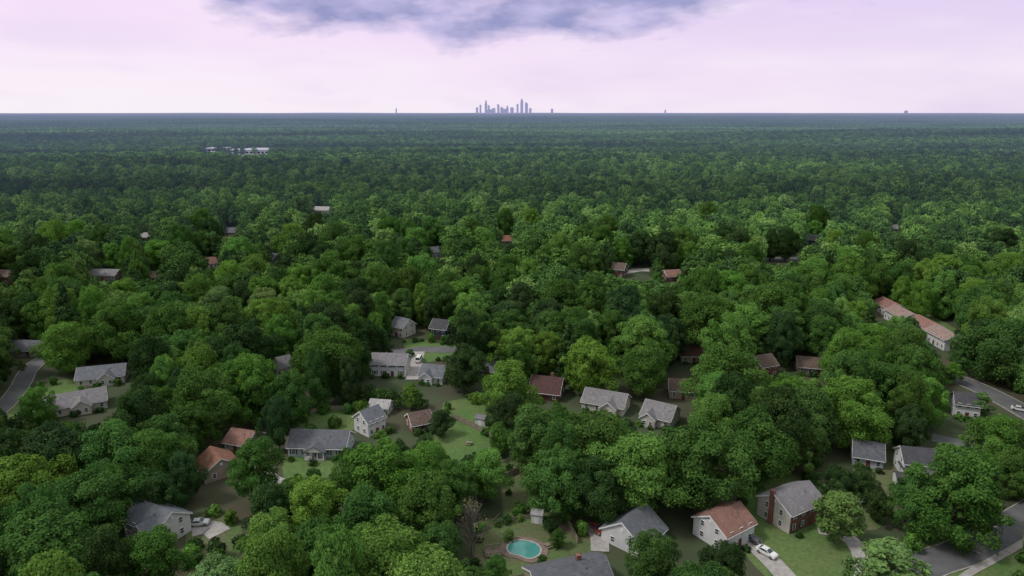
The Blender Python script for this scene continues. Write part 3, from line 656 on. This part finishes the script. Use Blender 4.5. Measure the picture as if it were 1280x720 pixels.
HERO=[(40,622,100,'b','bright'),(112,636,95,'b','mid'),(60,690,125,'b','mid'),(130,580,90,'b','mid'),(70,575,95,'b','dark'),(212,552,62,'b','mid'),(200,620,50,'b','dark'),
(322,585,66,'b','mid'),(335,682,84,'b','bright'),(190,706,80,'b','mid'),(388,640,86,'b','bright'),(446,612,78,'b','mid'),(490,600,100,'b','bright'),(455,660,95,'b','mid'),(532,640,95,'b','mid'),(478,708,118,'b','bright'),(400,695,90,'b','mid'),
(606,590,56,'b','bright'),(590,655,52,'s0','tan'),(570,606,56,'b','mid'),(552,690,60,'b','mid'),(668,552,76,'b','mid'),(700,600,80,'b','mid'),(745,560,92,'b','mid'),(795,585,105,'b','bright'),(872,578,112,'b','mid'),(750,610,75,'b','dark'),(816,704,70,'b','mid'),(906,710,56,'b','dark'),
(942,555,88,'b','mid'),(905,470,88,'b','mid'),(640,488,72,'b','bright'),(735,455,68,'b','bright'),(683,440,50,'b','bright'),(580,458,50,'b','dark'),(550,527,28,'b','dark'),(310,440,78,'b','dark'),(222,448,72,'b','mid'),(412,448,82,'b','mid'),(360,495,60,'b','mid'),
(1050,644,62,'s1','pale'),(1112,722,96,'s1','pale'),(1200,614,112,'b','mid'),(1150,628,60,'b','mid'),(1076,606,36,'b','dark'),(1046,602,38,'b','dark'),(1098,630,34,'b','dark'),(1250,552,66,'b','bright'),(1272,590,46,'b','mid'),
(1010,522,80,'b','mid'),(1070,515,84,'b','bright'),(1110,490,72,'b','mid'),(985,502,60,'b','bright'),(1226,505,28,'s1','pale'),(1228,388,62,'b','mid'),(1105,440,58,'b','bright'),(1150,452,44,'b','mid'),(1250,435,76,'b','mid'),(84,432,60,'b','bright'),(45,505,40,'b','bright'),
(880,400,82,'b','mid'),(960,390,80,'b','mid'),(800,430,70,'b','bright'),(1000,270,44,'c','dark'),(700,380,70,'b','mid'),(930,412,60,'b','bright'),(985,410,56,'b','mid'),(730,415,50,'b','bright'),(622,712,34,'b','mid'),(698,672,20,'b','mid'),(690,655,18,'b','bright'),(678,700,14,'b','dark'),(636,668,14,'b','bright')]
for (u,v,w,k,tn) in HERO:
    h=16.
    for _ in range(4):
        x,y=P(u,v,h*.55); dep=proj(x,y,h*.55)[2]; R=w/2*dep/F
        h={'b':min(25,max(3,R*1.6+6.0 if w>45 else R*2.6)),'c':min(22,max(5,R*3.4)),'s0':min(16,R*3.2),'s1':min(16,R*2.3)}[k]
    addtree(x,y,R,h,k,tn)
def pick_tone(x,y):
    q=.5+.28*math.sin(x/47+1.1)*math.sin(y/61)+random.gauss(0,.30)
    return 'dark' if q<.26 else 'mid' if q<.64 else 'bright' if q<1.25 else 'pale'
for R0,tries in ((8.4,900),(7.4,3200),(6.4,6500),(5.4,10000),(4.5,10000),(3.5,5000)):
    for _ in range(tries):
        y=math.sqrt(random.uniform(95**2,520**2)); x=random.uniform(-1,1)*(.80*y+45); R=R0*random.uniform(.92,1.1)
        if close(x,y,R): continue
        h=min(28,R*1.5+9.5+random.gauss(0,2.8))
        if R0<4: h=R*2+3+random.gauss(0,1)
        if onroad(x,y,R) or hitsfoot(x,y,R): continue
        if any(inpoly(x,y,pl) for pl in lawnpoly): continue
        if blocks(x,y,R,h): continue
        kd='c' if random.random()<.035 and R<8 else 'b'
        addtree(x,y,R*(.7 if kd=='c' else 1),h*(1.1 if kd=='c' else 1),kd,'dark' if kd=='c' else pick_tone(x,y))
# which trees show most: a coarse near-to-far coverage test
W2,H2=320,180; cov=np.zeros((H2,W2),bool); yy,xx=np.mgrid[0:H2,0:W2]
for t in trees: t['u'],t['v'],t['d']=proj(t['x'],t['y'],t['h']*.56)
for t in sorted(trees,key=lambda t:t['d']):
    cu,cv=t['u']/4,t['v']/4; a=t['R']*F/t['d']/4*.9; b=t['h']*.45*F/t['d']/4
    x0,x1,y0,y1=max(0,int(cu-a)),min(W2,int(cu+a)+2),max(0,int(cv-b)),min(H2,int(cv+b)+2)
    if x1<=x0 or y1<=y0: t['s']=0; continue
    el=((xx[y0:y1,x0:x1]-cu)/a)**2+((yy[y0:y1,x0:x1]-cv)/b)**2<1
    t['s']=int((el&~cov[y0:y1,x0:x1]).sum()); cov[y0:y1,x0:x1]|=el
trees.sort(key=lambda t:-t['s']); near=trees[:298]; rest=trees[298:]
def jit(c): k=random.uniform(.82,1.18); w=random.uniform(.87,1.15); return (c[0]*k*w,c[1]*k,c[2]*k*random.uniform(.85,1.15),1)
for t in near:
    if t['kind']=='b': tm,cm=HI[t['var']]; sc=(t['R']/8,t['R']/8,t['h']/20); nm='tree'
    elif t['kind']=='c': tm,cm=CON[t['var']%3]; sc=(t['R']/5,t['R']/5,t['h']/22); nm='conifer_tree'
    else: tm,cm=SPR[int(t['kind'][1])]; sc=(t['R']/5,t['R']/5,t['h']/16); nm='sparse_tree'
    e=link(nm,None,None,(t['x'],t['y'],0),t['rot']); e.scale=sc; e['category']='tree'
    link('trunk',tm,e); c=link('crown',cm,e); c.color=jit(TONE[t['tone']]); t['o']=e
groups={}
for t in near:
    size='broad' if t['R']>8.2 else 'small' if t['R']<5.2 else 'round'
    tw={'dark':'dark green','mid':'mid green','bright':'bright green','pale':'pale green','tan':'bare grey'}[t['tone']]
    sh={'b':size+' leafy tree','c':'cone-shaped conifer','s0':'thin sparse tree','s1':'airy open tree'}[t['kind']]
    best=min(LAND,key=lambda l:(l[1]-t['x'])**2+(l[2]-t['y'])**2); hu,hv,hd=proj(best[1],best[2],3)
    du=t['u']-hu; gd=math.hypot(t['x'],t['y'])-math.hypot(best[1],best[2])
    rel=('left of' if du<0 else 'right of') if abs(du)*hd/F>abs(gd) else ('behind' if gd>0 else 'in front of')
    t['lb']=f"{tw} {sh} {rel} the {best[0]}"; groups.setdefault(t['lb'],[]).append(t)
ORD=['leftmost','second from left','third from left','fourth from left','fifth from left','sixth from left','seventh from left','eighth from left','ninth from left','tenth from left']
for lb,ts in groups.items():
    ts.sort(key=lambda t:t['u'])
    for i,t in enumerate(ts):
        t['o']['label']=lb if len(ts)==1 else lb+', '+(('left one','right one')[i] if len(ts)==2 else ORD[i] if i<len(ORD)-1 and i<len(ts)-1 else 'rightmost')
        t['o']['group']='trees of the suburban canopy'
hx0=np.array(P(412,502,0)); hx1=np.array(P(528,512,0)); C=[];cr=[]
rg=np.random.default_rng(5)
for i in range(34):
    q=hx0+(hx1-hx0)*(i/33); C.append((q[0]-hx0[0]+rg.normal(0,.6),q[1]-hx0[1]+rg.normal(0,.8),rg.uniform(1.6,5.4))); cr.append(rg.uniform(1.3,2.3))
hd=link('hedge',leafify('hedge',C,cr,200,.34,9,(120,1.0),squash=.95),None,(*hx0,0)); hd.color=(.052,.11,.034,1); tag(hd,'long dark green hedge row behind the white porch house and narrow house','hedge')
for (sh,gx,gy),(fx,fy,r,a,b) in zip(LAND[:28],FOOT[:28]):
    if math.hypot(gx,gy)>270: continue
    for k in range(3):
        lx=(-.75+.75*k)*a+random.uniform(-.6,.6); ly=-b-random.uniform(1.5,2.4)
        if 'porch' in sh and k==1: ly-=2.6
        x=fx+lx*math.cos(r)-ly*math.sin(r); y=fy+lx*math.sin(r)+ly*math.cos(r)
        if onroad(x,y,.5): continue
        o=link('shrub',SHR[k],None,(x,y,0),random.uniform(0,6)); s=random.uniform(.6,1.15); o.scale=(s,s,s); o.color=jit(TONE[random.choice(('dark','mid','mid','bright'))])
        tag(o,f"{('left','middle','right')[k]} one of the low shrubs at the front of the {sh}",'shrub','shrubs along the house fronts')
# loose garden shrubs standing on the lawns
YARD=[]
for i,pl in enumerate(lawnpoly[:12]):
    A=np.array(pl); n=0
    for _ in range(160):
        j=random.randrange(len(pl)); c=A.mean(0); f=random.uniform(.6,1.0); x,y=c+(A[j]-c)*f
        if onroad(x,y,2.5) or hitsfoot(x,y,1.2) or any((x-a)**2+(y-b)**2<7 for a,b,*_ in YARD): continue
        if math.hypot(*(np.array((x,y))-np.array(P(655,689))))<9: continue
        YARD.append((x,y,i)); n+=1
        if n>=8: break
for i in range(12):
    ys=sorted([q for q in YARD if q[2]==i],key=lambda q:proj(q[0],q[1])[0])
    for j,(x,y,_) in enumerate(ys):
        s=random.uniform(.5,1.5); o=link('shrub',SHR[random.randrange(3)],None,(x,y,0),random.uniform(0,6)); o.scale=(s,s,s*random.uniform(.8,1.6)); o.color=jit(TONE[random.choice(('dark','mid','bright','mid'))])
        tag(o,f"garden shrub on the {LAWNS[i][1]}, {ORD[j] if j<len(ys)-1 else 'rightmost'}",'shrub','garden shrubs on the lawns')
# --- the distant forest: one uncountable mass
cf=bpy.data.collections.new('forest_sources'); src=[]
def addsrc(me): o=bpy.data.objects.new('src%03d'%len(src),me); cf.objects.link(o); src.append(o); return len(src)-1
iM=[addsrc(m) for m in MIDI]; iF=[addsrc(m) for m in FARM]; iP=[addsrc(m) for m in PATCH]; iH=[addsrc(m) for m in HIF]
pts=[];scl=[];rot=[];idx=[]
def ap(x,y,z,s,i): pts.append((x,y,z)); scl.append(s); rot.append(random.uniform(0,6.28)); idx.append(i)
for t in rest: ap(t['x'],t['y'],-.2,(t['R']/8,t['R']/8,t['h']/20),random.choice(iH if t['d']<300 else iM))
def ring(y0,y1,step,ids,drop,rk=1.0,hv=2.6):
    y=y0
    while y<y1:
        w=.80*y+60; n=int(2*w/step)
        for i in range(n):
            x=-w+(i+.5)*2*w/n+random.gauss(0,step*.3); yy=y+random.gauss(0,step*.3)
            if random.random()<drop: continue
            f=.5+.5*math.sin(x/140+2)*math.sin(yy/190+x/400)
            R=random.uniform(3.9,7.6)*(1+.2*f)*rk; h=min(32,R*1.25/rk+10+3.5*f+random.gauss(0,hv))
            if hitsfoot(x,yy,R) or onroad(x,yy,R): continue
            if blocks(x,yy,R,h): continue
            ap(x,yy,terr(x,yy)-.3,(R/8,R/8,h/20),random.choice(ids))
        y+=step*.95
def block(name,label,cat,u,v,wpx,hm,dm,mat):
    x,y=P(u,v)
    z=terr(x,y); d=proj(x,y,z)[2]; w=wpx*d/F
    root=link(name,None,None,(x,y,z)); tag(root,label,cat)
    MB().box((0,dm/2,hm/2),(w,dm,hm)).build('wall',mat,root)
    MB().box((0,dm/2,hm+.5),(w+1,dm+1,1.0)).build('roof',MT['farwhite'],root)
    n=max(2,int(w/9))
    for i in range(n): MB().box((-w/2+(i+.5)*w/n,-.06,hm*.5),(w/n*.55,.2,hm*.35)).build('window',MT['glass'],root)
    uu,vv,_=proj(x,y,z+hm); VIS.append((uu-wpx/2,vv-.5,uu+wpx/2,vv+hm*F/d*.75,y)); FOOT.append((x,y+dm/2,0,w/2,dm/2))
block('warehouse','long white flat-roofed warehouse far off at upper left','warehouse',316,187,38,12,90,MT['farwhite'])
block('warehouse','smaller grey flat-roofed building left of the long white warehouse','warehouse',266,184,24,10,60,MT['fargrey'])
block('warehouse','grey flat-roofed shed between the two far pale warehouses','warehouse',289,185.5,14,9,60,MT['fargrey'])
block('warehouse','pale low building at the far right forest','warehouse',1252,197,10,9,20,MT['fargrey'])
block('warehouse','small pale building right of the long white warehouse','warehouse',404,178,10,10,20,MT['fargrey'])
lot=[P(*q) for q in ((250,188.5),(264,184),(330,183),(340,188.5),(300,191))]
struct(MB().add([(*q,max(terr(*p) for p in lot)+.8) for q in lot],[tuple(range(5))]).build('parking_lot',MT['farlot']),'pale parking lot beside the far white warehouse','parking lot')
VA=np.array(VIS)
lp=[(P(250,196)),(P(342,196)),(P(336,182.5)),(P(254,182.5))]
ring(520,1000,11.3,iM,.02)
_b=blocks
def blocks(x,y,R,h): return (inpoly(x,y,lp) and random.random()<.93) or _b(x,y,R,h)
ring(1000,2600,13.0,iF,.01,1.18,2.0)
def pring(y0,y1,step,sc):
    y=y0
    while y<y1:
        w=.82*y+step; n=int(2*w/step)
        for i in range(n):
            x=-w+(i+.5)*2*w/n+random.uniform(-.2,.2)*step; yy=y+random.uniform(-.2,.2)*step; zz=random.uniform(.9,1.2)
            ap(x,yy,terr(x,yy)-1,(sc,sc,zz),random.choice(iP))
        y+=step*.9
pring(2640,7000,112,1.0); pring(7000,24000,335,3.0)
me=bpy.data.meshes.new('distant_forest'); me.from_pydata(pts,[],[])
a=me.attributes.new('scl','FLOAT_VECTOR','POINT'); a.data.foreach_set('vector',np.array(scl,np.float32).ravel())
a=me.attributes.new('rot','FLOAT','POINT'); a.data.foreach_set('value',np.array(rot,np.float32))
a=me.attributes.new('idx','INT','POINT'); a.data.foreach_set('value',np.array(idx,np.int32))
fo=link('distant_forest',me); tag(fo,'unbroken dark green forest canopy stretching from mid distance to the horizon','forest',None,'stuff')
ng=bpy.data.node_groups.new('forest_scatter','GeometryNodeTree')
ng.interface.new_socket('Geometry',in_out='INPUT',socket_type='NodeSocketGeometry'); ng.interface.new_socket('Geometry',in_out='OUTPUT',socket_type='NodeSocketGeometry')
gi=ng.nodes.new('NodeGroupInput'); go=ng.nodes.new('NodeGroupOutput'); ip=ng.nodes.new('GeometryNodeInstanceOnPoints'); ci=ng.nodes.new('GeometryNodeCollectionInfo')
ci.inputs['Collection'].default_value=cf; ci.inputs['Separate Children'].default_value=True; ci.inputs['Reset Children'].default_value=True
def na(n,t): q=ng.nodes.new('GeometryNodeInputNamedAttribute'); q.data_type=t; q.inputs['Name'].default_value=n; return q.outputs['Attribute']
cx=ng.nodes.new('ShaderNodeCombineXYZ'); L=ng.links.new
L(na('rot','FLOAT'),cx.inputs[2]); L(gi.outputs[0],ip.inputs['Points']); L(ci.outputs[0],ip.inputs['Instance']); ip.inputs['Pick Instance'].default_value=True
L(na('idx','INT'),ip.inputs['Instance Index']); L(cx.outputs[0],ip.inputs['Rotation']); L(na('scl','FLOAT_VECTOR'),ip.inputs['Scale']); L(ip.outputs[0],go.inputs[0])
md=fo.modifiers.new('scatter','NODES'); md.node_group=ng
# ------------------------------------------------------------------ skyline
DS=21000.0
def tower(label,u,wpx,vtop,style,mi,dist=DS):
    wpx*=.82
    k=dist/F*1.03; x=(u-640)*k; y=dist; w=wpx*k; top=HC+(139-vtop)*k
    root=link('tower',None,None,(x,y,0)); tag(root,label,'skyscraper'); mt=TW[mi]
    if style=='flat':
        MB().box((0,0,top/2),(w,w*.8,top)).build('shaft',mt,root); MB().box((0,0,top+6),(w*.5,w*.4,12)).build('roof_plant',TW[2],root)
    elif style=='step':
        m=MB().box((0,0,top*.36),(w,w*.9,top*.72)); m.box((0,0,top*.8),(w*.72,w*.66,top*.16)); m.box((0,0,top*.93),(w*.45,w*.42,top*.10)); m.build('shaft',mt,root)
        MB().tube([(0,0,top*.98),(0,0,top*1.04)],[w*.05,w*.02],6).build('spire',TW[2],root)
    elif style=='crown':
        m=MB().box((0,0,top*.4),(w,w*.9,top*.8)); m.box((0,0,top*.86),(w*.8,w*.7,top*.12)); m.build('shaft',mt,root)
        c=MB()
        for i in range(5): c.box(((i-2)*w*.15,0,top*.94),(w*.07,w*.3,top*(.12-.03*abs(i-2))))
        c.build('crown',TW[1],root)
    elif style=='slant':
        h=top; m=MB().extr([(-w/2,0),(w/2,0),(w/2,h*.86),(-w/2,h)],-w*.4,w*.4,'y'); m.build('shaft',mt,root); MB().box((w*.1,0,h*.93),(w*.2,w*.3,12)).build('roof_plant',TW[2],root)
TL=[('low tower at the left end of the city skyline',599,3.2,135,'flat',1),('slim tower second from left in the city skyline',603,2.6,132,'flat',0),('tall spired tower on the left side of the city skyline',609.5,3.8,126.5,'step',0),
('dark tower just right of the left spired tower in the skyline',612.8,2.6,132.5,'flat',2),('squat tower near the middle left of the skyline',618.5,5,135.8,'flat',1),('slanted-top tower left of the middle of the skyline',624,3.2,130.5,'slant',0),
('short dark tower at the middle of the skyline',628,4.2,134.8,'flat',2),('stepped tower at the middle of the skyline',634.5,3.6,132.5,'step',0),('short tower right of the middle stepped tower',640,5,135,'flat',1),
('tall flat tower left of the tallest crowned tower',646.5,2.8,131,'flat',0),('tallest skyline tower with a crowned top',651.5,4,124.5,'crown',0),('broad slanted tower at the right end of the skyline cluster',657,4.2,128.5,'slant',0),
('low block right of the city skyline cluster',661.5,3.5,135.8,'flat',1),('small lone tower set right of the skyline cluster',687,3.4,136.5,'flat',1),
('lone tower on the horizon left of the city skyline',504,1.8,136,'flat',1),('tall slab at the horizon right of centre',820,1.8,137.6,'flat',1),('low block on the horizon at the right',1103,4,138.6,'flat',0),('grey block on the horizon at the left edge',11,8,138.8,'flat',0),('low wide block in the middle of the skyline',631,10,136.8,'flat',0),('low wide block below the spired tower of the skyline',614,9,137.2,'flat',0)]
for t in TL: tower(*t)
x,y=P(1020,167); z=terr(x,y); ms=link('mast',None,None,(x,y,z)); tag(ms,'slim grey mast rising above the distant forest at right','mast')
MB().tube([(0,0,0),(0,0,48)],[1.5,.8],8).build('pole',MT['fargrey'],ms); MB().box((0,0,47),(4,4,3)).build('antenna',MT['fargrey'],ms)
# ------------------------------------------------------------------ sky and light
SD=Vector((-.60,-.12,.80)).normalized()
w=bpy.data.worlds.new('World'); S.world=w; w.use_nodes=True; nt=w.node_tree; nt.nodes.clear()
out=nt.nodes.new('ShaderNodeOutputWorld'); bg=nt.nodes.new('ShaderNodeBackground'); bg.inputs[1].default_value=.1; nt.links.new(bg.outputs[0],out.inputs[0])
sky=nt.nodes.new('ShaderNodeTexSky'); sky.sky_type='NISHITA'; sky.sun_disc=False; sky.sun_elevation=math.asin(SD.z); sky.sun_rotation=math.atan2(SD.x,SD.y); sky.dust_density=3
tc=nt.nodes.new('ShaderNodeTexCoord'); sx=nt.nodes.new('ShaderNodeSeparateXYZ'); nt.links.new(tc.outputs['Generated'],sx.inputs[0]); X,Y,Z=sx.outputs
def mapn(sc,loc=(0,0,0)): 
    m=nt.nodes.new('ShaderNodeMapping'); m.inputs['Scale'].default_value=sc; m.inputs['Location'].default_value=loc; nt.links.new(tc.outputs['Generated'],m.inputs[0]); return m.outputs[0]
def ramp(fac,els):
    r=nt.nodes.new('ShaderNodeValToRGB'); r.color_ramp.interpolation='EASE'
    e=r.color_ramp.elements
    e[0].position,e[0].color=els[0][0],(*els[0][1],1); e[1].position,e[1].color=els[-1][0],(*els[-1][1],1)
    for p,c in els[1:-1]: q=e.new(p); q.color=(*c,1)
    nt.links.new(fac,r.inputs[0]); return r.outputs[0]
UP=[(.32,(.70,.73,.71)),(1,(.78,.82,.79))]
base=ramp(Z,[(0,(.97,.86,.98)),(.05,(.95,.80,.98)),(.14,(.85,.69,.95))]+UP)
lft=mth(nt,'MULTIPLY',mth(nt,'ADD',mth(nt,'MULTIPLY',X,-1.5),.25),1.0,True)
base=mixc(nt,mth(nt,'MULTIPLY',lft,.9),base,ramp(Z,[(0,(1,.93,1)),(.14,(.98,.79,1))]+UP))
rgt=mth(nt,'MULTIPLY',X,1.4,True)
base=mixc(nt,mth(nt,'MULTIPLY',rgt,.65),base,ramp(Z,[(0,(.87,.79,.94)),(.14,(.75,.66,.92))]+UP))
low=mth(nt,'SUBTRACT',1.0,mth(nt,'MULTIPLY',Z,4.5,True))
n2=noise(nt,mapn((2.6,2.6,11)),1.6,3,.5)
base=mixc(nt,mth(nt,'MULTIPLY',mth(nt,'SUBTRACT',n2,.5),2.0,True),base,(1,.94,1))
base=mixc(nt,mth(nt,'MULTIPLY',mth(nt,'MULTIPLY',mth(nt,'SUBTRACT',.48,n2),1.9,True),low),base,(.70,.60,.88))
# lumpy cloud bank over the city
n1=noise(nt,mapn((6,6,17),(.3,0,.2)),1.3,4,.55)
xx_=mth(nt,'MULTIPLY',mth(nt,'ADD',X,.01),1/.34); x2=mth(nt,'MULTIPLY',xx_,xx_)
zz=mth(nt,'MINIMUM',mth(nt,'MULTIPLY',mth(nt,'SUBTRACT',Z,.106),30.),1.3)
t=mth(nt,'ADD',mth(nt,'SUBTRACT',zz,mth(nt,'MULTIPLY',x2,1.0)),mth(nt,'MULTIPLY',mth(nt,'SUBTRACT',n1,.44),5.6))
n3=noise(nt,mapn((7,7,20),(1,2,0)),1.8,3,.55)
ccol=mixc(nt,mth(nt,'MULTIPLY',mth(nt,'SUBTRACT',n3,.36),3.0,True),(.32,.33,.59),(.60,.55,.85))
lowc=mth(nt,'SUBTRACT',1.0,mth(nt,'MULTIPLY',mth(nt,'SUBTRACT',Z,.2),6,True))
col=mixc(nt,mth(nt,'MULTIPLY',mth(nt,'MULTIPLY',mth(nt,'ADD',t,.3),.7,True),lowc),base,ccol)
sc=mixc(nt,1.0,col,(10,10,10),'MULTIPLY')
fin=mixc(nt,.06,sc,sky.outputs[0]); nt.links.new(fin,bg.inputs[0])
sl_=bpy.data.lights.new('sun','SUN'); sl_.energy=2.0; sl_.angle=math.radians(10); sl_.color=(1,.96,.88)
so=bpy.data.objects.new('sun',sl_); COL.objects.link(so); so.rotation_euler=SD.to_track_quat('Z','Y').to_euler(); so.location=(0,0,300)
cam=bpy.data.cameras.new('camera'); cam.lens=24; cam.sensor_width=36; cam.clip_end=90000; cam.clip_start=1
co=bpy.data.objects.new('camera',cam); COL.objects.link(co); co.location=(0,0,HC); co.rotation_euler=(math.pi/2-PITCH,0,0); S.camera=co
S.view_settings.view_transform='Standard'; S.view_settings.look='None'; S.view_settings.exposure=0
print('TREES',len(trees),'near far cut',near[-1]['d'],'pts',len(pts))
